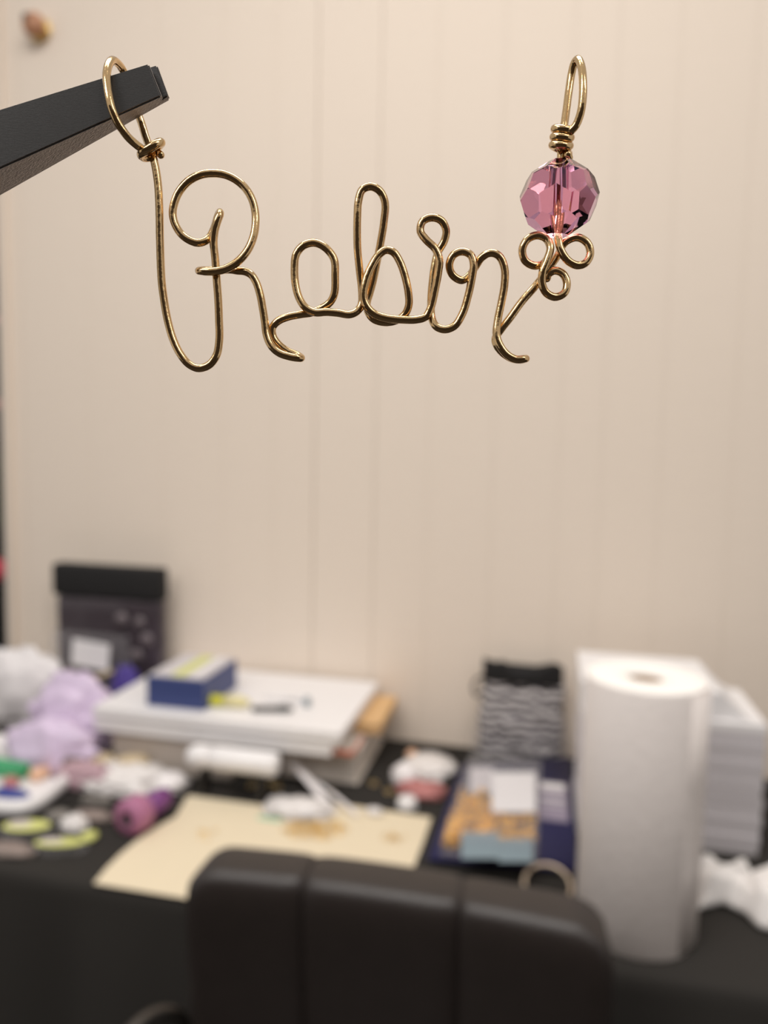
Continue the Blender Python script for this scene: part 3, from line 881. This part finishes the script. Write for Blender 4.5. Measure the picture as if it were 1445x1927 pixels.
# ================================================================== BLACK POUCH AGAINST THE WALL (LEFT)
c = thing('black_zip_pouch', 'tall black pouch with smoky front leaning on the wall, left', 'pouch', -0.779, 1.205)
bm = bx(-0.108, 0.107, -0.010, 0.012, 0.0005, 0.226, 0.006, 3)
bmesh.ops.subdivide_edges(bm, edges=[e for e in bm.edges if e.calc_length() > 0.1], cuts=8, use_grid_fill=True)
for vtx in bm.verts:
    vtx.co.y += 0.004 * noise.noise(Vector((vtx.co.x * 30, 0, vtx.co.z * 30)))
link_mesh('pouch_body', bm, M['dark_film'], c, True)
link_mesh('top_flap', bx(-0.116, 0.108, -0.014, 0.016, 0.226, 0.286, 0.007, 3), M['black_fabric'], c, True)
for (x, y, r) in ((228, 1166, 0.013), (262, 1172, 0.011), (275, 1205, 0.013), (255, 1235, 0.013)):
    uu, zz = hv(x, y, 1.19)
    link_mesh('round_charm', move(lathe([(0, -0.002), (r, -0.0015), (r, 0.0015), (0, 0.002)], 20, 'Y'), uu + 0.779, -0.014, zz), M['charm'], c, True)
c = thing('clear_bag', 'clear bag with white paper label leaning on black pouch', 'bag', -0.800, 1.170)
link_mesh('bag_film', soft_bag(0.17, 0.165, 0.036, 0.1, 9), M['film'], c, True)
link_mesh('white_label', bx(-0.034, 0.040, -0.0225, -0.0215, 0.110, 0.158, 0), M['white'], c).rotation_euler = (0, rad(5), 0)
link_mesh('grey_cord', tube([(-0.03, -0.021, 0.10), (0.0, -0.022, 0.088), (0.035, -0.021, 0.096), (0.055, -0.021, 0.105)], 0.004, 8, 6), M['tan_item'], c, True)

# ================================================================== LEFT CLUTTER
def blob(x, y, v, rx, ry, rz, m_, name, label, cat, seed, amp=0.25, z=0.0005, sub=4, rzrot=0.0, freq=2.2):
    u, zz = hv(x, y, v)
    return solo(name, crumple(rx, ry, rz, amp, seed, sub, freq), M[m_], label, cat, u, v, z, rzrot, smooth=True)
blob(140, 1330, 1.055, 0.074, 0.034, 0.080, 'lilac', 'lilac_bag', 'crumpled lilac plastic bag, peaked, before the black pouch', 'bag', 51, 0.26, freq=1.5)
blob(48, 1300, 1.118, 0.100, 0.026, 0.090, 'white_film', 'white_bag', 'crumpled white plastic bag at the left picture edge', 'bag', 52, 0.24, freq=1.6)
blob(100, 1370, 0.985, 0.078, 0.026, 0.048, 'lilac', 'lilac_wrap', 'low lilac plastic wrap in front of the white bag', 'wrap', 53, 0.22, freq=1.5)
blob(0, 1405, 0.985, 0.036, 0.013, 0.026, 'white_film', 'white_wrap', 'white plastic wrap above the green card', 'wrap', 54, 0.25)
blob(160, 1410, 0.938, 0.046, 0.016, 0.024, 'mauve', 'mauve_mesh_bag', 'mauve mesh bag behind the white tray rim', 'bag', 55, 0.3)
blob(238, 1305, 1.150, 0.030, 0.012, 0.076, 'indigo', 'indigo_bag', 'small indigo bag between lilac bag and blue box', 'bag', 56, 0.2)
u, v = hz(205, 1398, 0.015)
solo('brown_box', bx(-0.016, 0.016, -0.014, 0.014, 0, 0.030, 0.003), M['brown_item'], 'small dark brown box behind the clear clutter bag', 'box', u, 0.972, 0.0005, rad(20))

# tray with a raised white rim, holding card and trinkets
def tray():
    pts_px = [(-60, 1500), (0, 1512), (45, 1512), (75, 1500), (110, 1472), (150, 1440), (175, 1420)]
    pts = [hz(x, y, 0.018) for x, y in pts_px]
    far = [(pts[-1][0] - 0.02, pts[-1][1] + 0.02), (pts[0][0] - 0.06, pts[-1][1] + 0.02), (pts[0][0] - 0.06, pts[0][1])]
    ring = pts + far
    cu = sum(p[0] for p in ring) / len(ring); cv = sum(p[1] for p in ring) / len(ring)
    c = thing('white_tray', 'white plastic tray with thick rounded rim, left table end', 'tray', cu, cv)
    loc = [(p[0] - cu, p[1] - cv) for p in ring]
    link_mesh('tray_floor', slab(loc, 0.0004, 0.0025), M['white_gloss'], c)
    path = [(x, y, 0.0125) for x, y in loc]
    bm = tube(path + [path[0]], 0.009, 12, 4)
    for vtx in bm.verts: vtx.co.z = 0.0125 + (vtx.co.z - 0.0125) * 1.25
    link_mesh('rim', bm, M['white_gloss'], c, True)
    return cu, cv
tray()
u, v = hz(15, 1448, 0.012)
solo('green_card', bx(-0.034, 0.032, -0.012, 0.012, 0, 0.016, 0.001), M['green'], 'bright green card lying inside the white tray', 'card', u, v, 0.006, rad(-6))
u, v = hz(20, 1488, 0.012)
solo('blue_spool', crumple(0.028, 0.010, 0.008, 0.25, 61, 3), M['blue'], 'dark blue trinket below the green card in the tray', 'trinket', u, v, 0.003, smooth=True)
u, v = hz(20, 1470, 0.010)
solo('brown_trinket', crumple(0.012, 0.010, 0.009, 0.25, 62, 3), M['dusty_pink'], 'small pinkish brown trinket between green card and blue one', 'trinket', u, v, 0.003, smooth=True)
u, v = hz(74, 1455, 0.010)
solo('peach_trinket', crumple(0.013, 0.016, 0.010, 0.3, 63, 3), M['peach'], 'peach coloured trinket beside the green card', 'trinket', u, v, 0.003, smooth=True)

# clutter of clear bags and findings right of the tray
def clut(x, y, rx, ry, rz, m_, name, label, cat, seed, z0=0.0005, amp=0.3):
    u, v = hz(x, y, z0 + rz * 0.6)
    return solo(name, crumple(rx, ry, rz, amp, seed, 4), M[m_], label, cat, u, v, z0, smooth=True)
clut(235, 1465, 0.066, 0.044, 0.018, 'milky_film', 'clear_parts_bag', 'large crumpled clear parts bag behind the purple spool', 'bag', 71)
clut(250, 1432, 0.024, 0.018, 0.008, 'tan_item', 'tan_findings', 'tan findings on top of the large clear parts bag', 'findings', 72, 0.020)
clut(190, 1428, 0.020, 0.014, 0.008, 'tan_item', 'tan_findings', 'tan findings on the left of the clear parts bag', 'findings', 73, 0.018)
clut(300, 1425, 0.020, 0.016, 0.018, 'white_film', 'white_lump', 'rounded white lump left of the white tube', 'wrap', 74, 0.002, 0.15)
clut(312, 1472, 0.034, 0.024, 0.014, 'white_film', 'white_wrap', 'white plastic wrap behind the purple spool', 'wrap', 75)
clut(178, 1470, 0.030, 0.022, 0.012, 'white_film', 'white_scrap', 'pale scrap in front of the parts bag, left side', 'wrap', 76)
u, v = hz(122, 1503, 0.004)
solo('dark_clip', bx(-0.011, 0.011, -0.005, 0.005, 0, 0.008, 0.002), M['black_plastic'], 'small dark clip just right of the tray rim', 'clip', u, v, 0.0005, rad(35))
u, v = hz(182, 1507, 0.004)
solo('grey_bar', bx(-0.021, 0.021, -0.006, 0.006, 0, 0.008, 0.002), M['grey_item'], 'grey bar lying left of the purple spool', 'bar', u, v, 0.0005, rad(4))
clut(140, 1552, 0.017, 0.013, 0.012, 'milky_film', 'clear_lump', 'milky plastic lump above the front lime label', 'wrap', 78)
clut(175, 1535, 0.028, 0.012, 0.006, 'taupe', 'brown_wrap', 'brown film wrap left of the purple spool', 'wrap', 79)
clut(110, 1535, 0.016, 0.012, 0.007, 'grey_item', 'grey_lump', 'grey lump right of the rear lime label', 'wrap', 80)
clut(20, 1598, 0.032, 0.014, 0.005, 'taupe', 'brownish_wrap', 'brownish flat wrap in front of rear lime label', 'wrap', 81)

def lime_bag(x, y, rx, ry, rot, label):
    u, v = hz(x, y, 0.006)
    c = thing('lime_label_bag', label, 'bag', u, v, 0.0005, rot)
    link_mesh('bag_film', crumple(rx, ry, 0.008, 0.2, int(x), 4), M['film'], c, True)
    n = 28
    bm = slab([(rx * 0.92 * cos(2 * pi * k / n), ry * 0.86 * sin(2 * pi * k / n)) for k in range(n)], 0.0115, 0.0122)
    link_mesh('lime_label', bm, M['lime'], c)
    bm = slab([(rx * 0.45 * cos(2 * pi * k / n) - rx * 0.3, ry * 0.5 * sin(2 * pi * k / n) + ry * 0.25) for k in range(n)], 0.0123, 0.0127)
    link_mesh('pale_patch', bm, M['cream'], c)
lime_bag(50, 1562, 0.033, 0.017, rad(14), 'rear clear bag with lime yellow oval label, left edge')
lime_bag(112, 1594, 0.033, 0.012, rad(16), 'front clear bag with lime yellow oval label, near table edge')
u, v = hz(168, 1572, 0.005)
solo('lime_scrap', crumple(0.010, 0.012, 0.005, 0.25, 84, 3), M['lime'], 'small lime scrap at the right of the front lime label', 'label', u, v, 0.0005, smooth=True)

# purple spool / handle, its open end towards the viewer
u, v = hz(262, 1540, 0.018)
c = thing('purple_spool', 'pinkish purple foam spool with dark hole beside beige sheet', 'spool', u - 0.004, v + 0.002, 0.0005, rad(78))
rs = 0.0235
bm = lathe([(0.0095, -0.020), (rs * 0.9, -0.020), (rs, -0.016), (rs, 0.006), (rs * 0.9, 0.010), (0.0095, 0.010), (0.0095, -0.020)], 40, 'X')
link_mesh('foam_ring', move(bm, 0, 0, rs), M['purple'], c, True)
link_mesh('hollow_core', move(lathe([(0, -0.012), (0.0094, -0.012), (0.0094, -0.0195), (0.0088, -0.0195), (0.0088, -0.013), (0, -0.013)], 20, 'X'), 0, 0, rs), M['black_plastic'], c, True)
link_mesh('handle', move(lathe([(0, 0.010), (rs * 0.62, 0.010), (rs * 0.66, 0.034), (rs * 0.58, 0.054), (0, 0.056)], 32, 'X'), 0, 0, rs * 0.95), M['deep_purple'], c, True)

# ================================================================== BEYOND THE WALL'S LEFT END
VS = 1.95
def at_far(x, y): return hv(x, y, VS)
ua, za = at_far(9, 490); ub, zb = at_far(9, 1240)
c = thing('display_rack', 'dark display rack seen past the left wall end', 'rack', ua, VS + 0.06, zb)
link_mesh('back_board', bx(-0.35, 0.0, 0, 0.02, 0, za - zb), M['black_fabric'], c)
link_mesh('side_post', bx(-0.004, 0.012, -0.012, 0.022, -TABLE_Z - zb, za - zb + 0.01, 0.002), M['black_plastic'], c)
link_mesh('side_post', bx(-0.36, -0.345, -0.012, 0.022, -TABLE_Z - zb, za - zb + 0.01, 0.002), M['black_plastic'], c)
def leafy(y0, y1, label, seed):
    rnd = random.Random(seed)
    u1, z1 = at_far(4, y0); u2, z2 = at_far(4, y1)
    c = thing('leaf_garland', label, 'garland', u1 - 0.012, VS - 0.01, z2, group='garlands on the dark rack')
    h = z1 - z2
    link_mesh('stem', tube([(0, 0.02, 0), (0.004, 0.018, h * 0.5), (0, 0.02, h)], 0.003, 6, 4), M['leaf'], c, True)
    for k in range(14):
        a = rnd.uniform(0, 2 * pi); z = h * (k + 0.5) / 14
        bm = bmesh.new()
        L = rnd.uniform(0.022, 0.034)
        vs_ = [bm.verts.new(p) for p in ((0, 0, 0), (0.006, L * 0.4, 0.004), (0, L, 0), (-0.006, L * 0.4, 0.004), (0, L * 0.45, -0.002))]
        for f in ((0, 1, 4), (1, 2, 4), (2, 3, 4), (3, 0, 4)): bm.faces.new([vs_[i] for i in f])
        o = link_mesh('leaf', bm, M['leaf'], c)
        o.location = (0, 0.012, z); o.rotation_euler = (rnd.uniform(-0.5, 0.9), 0, a)
leafy(600, 700, 'upper dark green leaf garland on the rack, left edge', 3)
leafy(850, 990, 'lower dark green leaf garland on the rack, left edge', 4)
for (x, y, r, mm, nm, lb) in ((-2, 1072, 0.036, 'pink', 'pink_ball', 'bright pink ball at the left picture edge'),
                              (4, 605, 0.016, 'dusty_pink', 'dusty_ball', 'upper dusty pink bauble on the dark rack'),
                              (1, 762, 0.017, 'dusty_pink', 'dusty_ball', 'lower dusty pink bauble on the dark rack')):
    u, z = at_far(x, y)
    c = thing(nm, lb, 'bauble', u, VS - 0.01, z - r)
    prof = [(0, 0)] + [(r * sin(pi * k / 14), r - r * cos(pi * k / 14)) for k in range(1, 14)] + [(0, 2 * r)]
    link_mesh('ball', lathe(prof, 28), M[mm], c, True)
    link_mesh('hanger', tube([(0, 0, 2 * r - 0.001), (0, 0.03, 2 * r + 0.008), (0, 0.068, 2 * r + 0.006)], 0.0012, 6, 4), M['brass'], c, True)

# ================================================================== WALL KNOB
u, z = hv(64, 47, WV - 0.02)
c = thing('wall_knob', 'round brown wooden knob on brass plate high on the wall', 'knob', u, WV, z)
link_mesh('brass_plate', lathe([(0, 0.0), (0.021, 0.0), (0.0215, -0.003), (0.019, -0.005), (0, -0.005)], 32, 'Y'), M['brass'], c, True)
link_mesh('knob', lathe([(0, -0.005), (0.009, -0.005), (0.010, -0.012), (0.019, -0.016), (0.021, -0.024), (0.017, -0.031), (0, -0.034)], 32, 'Y'), M['wood'], c, True)
link_mesh('screw', move(lathe([(0, -0.0005), (0.006, -0.001), (0.0055, -0.003), (0, -0.0045)], 20, 'Y'), -0.007, -0.0325, 0.009), M['brown_item'], c, True)

# ================================================================== THE WIRE PENDANT
K = FOCUS / F_PX          # metres per pixel-sized unit in the plane of the pendant
ROOT = CM @ Matrix.Translation((0, 0, -FOCUS))
def lp(x, y, z=0.0):
    """a point of the bent wire; z is its rise out of the pendant's own plane"""
    s = 1 - z / F_PX
    return Vector(((x - W_PX / 2) * K * s, (H_PX / 2 - y) * K * s, z * K))
pend = bpy.data.objects.new('wire_pendant', None)
COL.objects.link(pend)
pend.matrix_world = ROOT
pend.empty_display_size = 0.01
tag(pend, 'gold wire pendant bent into a written name, with pink crystal bead', 'pendant')
RW = 7.5 * K

def wire(name, pts, n=7, r=RW, seg=18):
    return link_mesh(name, tube([lp(*p) for p in pts], r, seg, n), M['gold'], pend, True)

R_stem = [(284, 285, -2), (290.5, 305, 0), (297, 345, 0), (299.5, 384, 0), (301, 456, 0), (304, 528, 0), (308.5, 564, 0), (315, 601, 0), (325.5, 638, 0), (338.5, 665, 0),
          (355, 685, 0), (373, 693, 0), (393, 687, 0), (407, 669, 0), (412.5, 640, 0), (412, 600, 0), (410.5, 564, 0), (407.5, 524, 0), (405, 488, 0),
          (402, 456, 1), (404, 434, 3), (409, 416, 5), (413.5, 404, 3)]
fold1 = [(413.5, 400, -6), (409.5, 409, -14), (403, 430, -15), (395, 446, -11), (386, 453.5, -6), (373, 457, -2), (359.5, 453.5, 0), (341.5, 441, 0), (329.5, 422, 0), (325, 402.4, 0), (327.7, 383, 0),
         (337, 361, 0), (355, 340.5, 0), (377.5, 329, 0), (399.6, 326, 0), (422, 328.5, 0), (444, 338.5, 0), (463, 356, 0), (475, 377.5, 0), (480.5, 402, 0), (480.5, 424.5, 2),
         (476, 448, 5), (465.5, 471.5, 8), (449, 491, 11), (428, 504.5, 14), (408, 510.3, 16), (389, 511, 15), (379, 510, 11)]
fold2 = [(374.5, 509.5, 2), (382, 509, -5), (396, 509, -14), (415, 508, -15), (433, 507.5, -12), (447, 509.5, -6), (461, 511, -2), (472.5, 517, 0), (481.8, 531, 0), (489.5, 555, 0), (493.8, 577.5, 0), (498, 604, 0), (501.5, 630, 1),
         (510, 650, 3), (525, 664, 5), (545, 671, 5), (560, 673.5, 4)]
fold3 = [(566.5, 673.5, -4), (560, 669, -10), (541, 661, -12), (523, 647, -12), (513.5, 632, -12), (512.5, 617, -11), (523, 604.5, -10), (541, 596.5, -9), (566, 591.5, -9), (586, 588.5, -11), (604, 581, -12),
         (620.5, 569.5, -9), (629, 553, -4), (630.6, 519, 0), (628.8, 489, 0), (617, 470.6, 0), (600, 459, 0), (585.5, 457, 0), (569, 463.5, 0), (556.8, 480, 0), (554, 508, 0), (556.2, 537, 1), (563, 561, 3),
         (575, 579, 5), (593, 588, 5), (613, 587.2, 4), (635, 588.8, 1), (657, 591.8, -3), (671.5, 586, -7), (680, 573, -9), (681, 550, -9), (676.5, 508, -6), (672.5, 464, -3), (672.4, 408, 0), (674.5, 378, 0),
         (681.5, 357.5, 0), (697, 351, 0), (714, 359, -2), (724.2, 380, -5), (722, 420, -9), (716, 457, -13), (710, 488, -16), (701.5, 530, -18), (695.5, 552, -19), (690.5, 570, -18),
         (693, 588, -16), (704, 601, -14), (723.5, 606.5, -13), (745.5, 603, -13), (761.5, 592, -10), (769, 574.5, -5), (768.5, 552.5, 0), (763, 524, 0), (752.4, 493, 0), (740, 474.5, 0), (726, 470.8, 0),
         (711, 481.5, 2), (697.5, 504, 4), (688, 528, 5), (684, 552, 6), (688, 572.5, 6), (702, 589, 5), (724, 597.8, 4), (757, 601.6, 2), (785, 601.2, 1), (801, 596, 1), (810.5, 579, 2),
         (818.5, 546, 4), (825, 510, 5), (826.5, 488, 5), (819, 468.5, 4), (801.5, 451, 2), (791, 435, 0), (795, 417, 0), (812, 409.3, 0), (831, 416, -3), (839.5, 434.5, -7), (835.5, 454, -11),
         (824.5, 474, -13), (818, 499, -13), (813.5, 532, -13), (811, 568, -12), (812.5, 598, -9), (821, 614.5, -4), (837, 620, 0), (855, 613.5, 1), (870.3, 590, 2), (881.4, 554, 3), (888.3, 521, 4), (891, 497, 4),
         (885.5, 480, 2), (869.5, 473.3, 0), (853.2, 480, 0), (845.5, 499, -2), (851.5, 517.5, -5), (868, 527.3, -9), (882, 520, -12), (894.5, 502, -12), (906.5, 484.5, -7), (923, 476, -2), (939, 482, 0), (949.2, 504.5, 0),
         (949.2, 535, 0), (943.6, 568, 0), (936.8, 601, 1), (934, 629, 4), (940, 649, 6), (953.5, 667, 7), (970, 676, 7), (985, 675.5, 5)]
fold4 = [(989, 675, -3), (978, 677, -9), (962, 674, -11), (946, 664, -12), (935, 650, -12), (932, 637, -12), (943, 619.5, -10), (959, 599, -9), (981.5, 568, -9), (1009, 536.5, -10), (1036.5, 499.5, -13), (1051, 478, -13),
         (1057, 464, -11), (1067, 453, -8), (1086.5, 446.8, -4), (1105, 457.5, -1), (1110.5, 477, 0), (1102.5, 494, 1), (1087, 499.5, 3), (1069, 491, 5), (1056, 472, 5), (1050.5, 450, 2), (1050.5, 425, 0), (1051.5, 380, 0), (1053, 330, 0), (1055, 298, 0),
         (1058, 265, 0), (1061, 240, -2), (1065.5, 208, -10), (1070.5, 170, -18), (1075.5, 138, -19), (1080.5, 119, -12), (1087, 112, 2), (1093.5, 124, 14), (1096.8, 152, 24), (1096.5, 184, 26), (1092.5, 212, 24), (1084, 235, 18), (1074, 247, 14)]
def join_fold(a, tip, b):
    return a + [tip] + b
wire('wire_lettering', R_stem + fold1 + fold2 + fold3 + fold4)
flower = [(1029, 488, -13), (1021, 497, -11), (1004, 499.8, -6), (988, 490.5, -2), (982.8, 469, 0), (993, 450, 0), (1011.5, 443, 0), (1028, 449.5, 1), (1035.3, 466, 4), (1029, 490, 7), (1021, 511, 8), (1019.5, 532, 7),
          (1027.5, 551, 5), (1045, 559, 1), (1062, 551, -1), (1066.5, 532, -3), (1058.5, 515, -6), (1044, 509.5, -9), (1032, 516, -12), (1029, 524, -14)]
wire('flower_curl', flower)

def helix(name, c0, c1, rx, rz, turns, ph0, tilt, r=RW, extra=None, z0=0):
    pts = []
    n = int(turns * 14)
    for i in range(n + 1):
        t_ = i / n
        a = ph0 + 2 * pi * turns * t_
        cx = c0[0] + (c1[0] - c0[0]) * t_; cy = c0[1] + (c1[1] - c0[1]) * t_
        x = cx + rx * cos(a); z = z0 + rz * sin(a)
        y = cy + tilt * cos(a)
        pts.append((x, y, z))
    if extra: pts += extra
    return wire(name, pts, 4, r)
helix('wire_wrap', (1060, 240), (1054, 286), 16, 16, 3.0, rad(20), 4.5, RW, [(1068, 291, 10), (1070.5, 297, 4)])
# left hanging loop round the tool, then a one-and-a-half turn wrap about the stem
loop = [(284, 285, -2), (279.5, 272, -10), (273, 254, -20), (266, 231, -30), (256.5, 205, -38), (247, 172, -42), (238, 148, -38), (230, 130, -26), (222, 119.5, -8), (212.5, 113.5, 12), (204.5, 121.5, 30), (200.5, 141, 42), (202, 161.5, 48),
        (206, 185.5, 52), (212, 209, 52), (223, 233, 46), (240, 257, 36), (257.5, 273, 22), (267, 280, 12)]
wire('hanging_loop', loop)
wire('wire_wrap', [(283, 295, -16), (272, 296, -10), (266, 292, 2), (268, 287, 13), (279, 281, 18), (293, 272, 17), (302, 268, 8), (302, 270, -4), (294, 277, -14), (280, 285, -17)], 5, RW * 1.12)
wire('wrap_end', [(278, 288, -16), (290, 287, -17), (299, 289, -11), (302.5, 291.5, -2)], 5, RW * 0.95)

# faceted crystal: cut a ball by facet planes, then drill it
def bead():
    R_ = 70.5 * K
    bm = bmesh.new()
    bmesh.ops.create_cube(bm, size=R_ * 4)
    planes = []
    for k in range(8):
        a = 2 * pi * (k + 0.12) / 8
        planes.append((radians_vec(a, 20), 0.945))
        a2 = 2 * pi * (k + 0.62) / 8
        planes.append((radians_vec(a2, -20), 0.945))
        planes.append((radians_vec(a2, 54), 0.935))
        planes.append((radians_vec(a, -54), 0.935))
    planes.append((Vector((0, 0, 1)), 0.945)); planes.append((Vector((0, 0, -1)), 0.945))
    for nrm_, d in planes:
        res = bmesh.ops.bisect_plane(bm, geom=bm.verts[:] + bm.edges[:] + bm.faces[:], dist=1e-8, plane_co=nrm_ * (R_ * d), plane_no=nrm_, clear_outer=True)
        es = [g for g in res['geom_cut'] if isinstance(g, bmesh.types.BMEdge)]
        if es: bmesh.ops.holes_fill(bm, edges=es, sides=0)
    bmesh.ops.dissolve_degenerate(bm, dist=1e-7, edges=bm.edges[:])
    bmesh.ops.recalc_face_normals(bm, faces=bm.faces[:])
    # hole
    hr = RW * 1.22
    loops = []
    for s in (1, -1):
        f = max(bm.faces, key=lambda q: q.normal.z * s)
        outer = list(f.verts)
        n = len(outer)
        z = f.calc_center_median().z
        bmesh.ops.delete(bm, geom=[f], context='FACES_ONLY')
        ring = []
        for vtx in outer:
            a = math.atan2(vtx.co.y, vtx.co.x)
            ring.append(bm.verts.new((hr * cos(a), hr * sin(a), z)))
        for i in range(n):
            j = (i + 1) % n
            bm.faces.new((outer[i], outer[j], ring[j], ring[i]))
        loops.append(sorted(ring, key=lambda q: math.atan2(q.co.y, q.co.x)))
    A, B = loops
    # bridge the bore, even if the two rings have vertices at other angles
    ea = [bm.edges.get((A[i], A[(i + 1) % len(A)])) for i in range(len(A))]
    eb = [bm.edges.get((B[i], B[(i + 1) % len(B)])) for i in range(len(B))]
    bmesh.ops.bridge_loops(bm, edges=[e for e in ea + eb if e])
    bmesh.ops.recalc_face_normals(bm, faces=bm.faces[:])
    return bm
def radians_vec(a, el):
    e = rad(el)
    return Vector((cos(e) * cos(a), cos(e) * sin(a), sin(e)))
bo = link_mesh('crystal_bead', bead(), M['crystal'], pend)
bo.location = lp(1051.5, 374, 0)
bo.rotation_euler = (rad(-90 + 8), rad(0), rad(-2))
bo['label'] = 'pink faceted crystal bead'

# ================================================================== THE BLACK TOOL HOLDING THE LOOP
tool = bpy.data.objects.new('flat_nose_tool', None)
COL.objects.link(tool)
tool.matrix_world = ROOT
tag(tool, 'black two-jawed tool tip reaching in from the left through the loop', 'tool')
def jaw(name, tip, end, zf_tip, zb_tip, zf_end, zb_end, bev):
    """tip/end: (top x, top y, bottom x, bottom y) of the front face"""
    bm = bmesh.new()
    def sec(q, zf, zb):
        a = lp(q[0], q[1], zf); b = lp(q[2], q[3], zf)
        c_ = Vector((b.x, b.y, zb * K)); d = Vector((a.x, a.y, zb * K))
        return [bm.verts.new(p) for p in (a, b, c_, d)]
    s0 = sec(tip, zf_tip, zb_tip); s1 = sec(end, zf_end, zb_end)
    # keep the broad face flat: find the height of the far top corner that lies in its plane
    o_, u_, w_ = s0[1].co.copy(), s0[0].co - s0[1].co, s1[1].co - s0[1].co
    nn = u_.cross(w_)
    f0 = (lp(end[0], end[1], 0) - o_).dot(nn); f1 = (lp(end[0], end[1], 100) - o_).dot(nn)
    if abs(f1 - f0) > 1e-18:
        zt_ = 100 * f0 / (f0 - f1)
        if 30 < abs(zf_end) and 10 < zt_ < 320:
            a_ = lp(end[0], end[1], zt_)
            s1[0].co = a_; s1[3].co = Vector((a_.x, a_.y, zb_end * K))
    bm.faces.new(s0); bm.faces.new(s1[::-1])
    for i in range(4):
        j = (i + 1) % 4
        bm.faces.new((s0[j], s0[i], s1[i], s1[j]))
    bmesh.ops.recalc_face_normals(bm, faces=bm.faces[:])
    tipface = [e for e in bm.edges]
    bmesh.ops.bevel(bm, geom=tipface, offset=bev * K, segments=2, affect='EDGES')
    for f in bm.faces:
        if abs(f.normal.z) < 0.75: f.material_index = 1
    return link_mesh(name, bm, None, tool, mats=[M['steel'], M['ground_steel']])
# front jaw then rear jaw, a hairline gap between them
def ext(x0, y0, x1, y1, x): return y0 + (y1 - y0) * (x - x0) / (x1 - x0)
XE = -420
jaw('jaw', (279, 119, 303.5, 180.5), (XE, ext(0, 205, 273, 121, XE), XE, ext(0, 316, 300, 181, XE)), 18, 1.2, 135, 4.0, 2.6)
jaw('jaw', (295, 121.5, 316.5, 180.5), (XE, ext(0, 207, 273, 124, XE), XE, ext(0, 343, 300, 184, XE)), -1.2, -16, -4.0, -60, 2.6)
bm = bmesh.new()
a = lp(XE - 60, 330, 60)
hb_ = bx(-150 * K, 30 * K, -120 * K, 120 * K, -70 * K, 140 * K, 12 * K, 3)
bmesh.ops.rotate(hb_, verts=hb_.verts[:], cent=(0, 0, 0), matrix=Matrix.Rotation(rad(20), 3, 'Z'))
p = lp(XE - 10, (ext(0, 205, 273, 121, XE) + ext(0, 316, 300, 181, XE)) / 2, 0)
move(hb_, p.x, p.y, 0)
link_mesh('joint_block', hb_, M['steel'], tool, True)
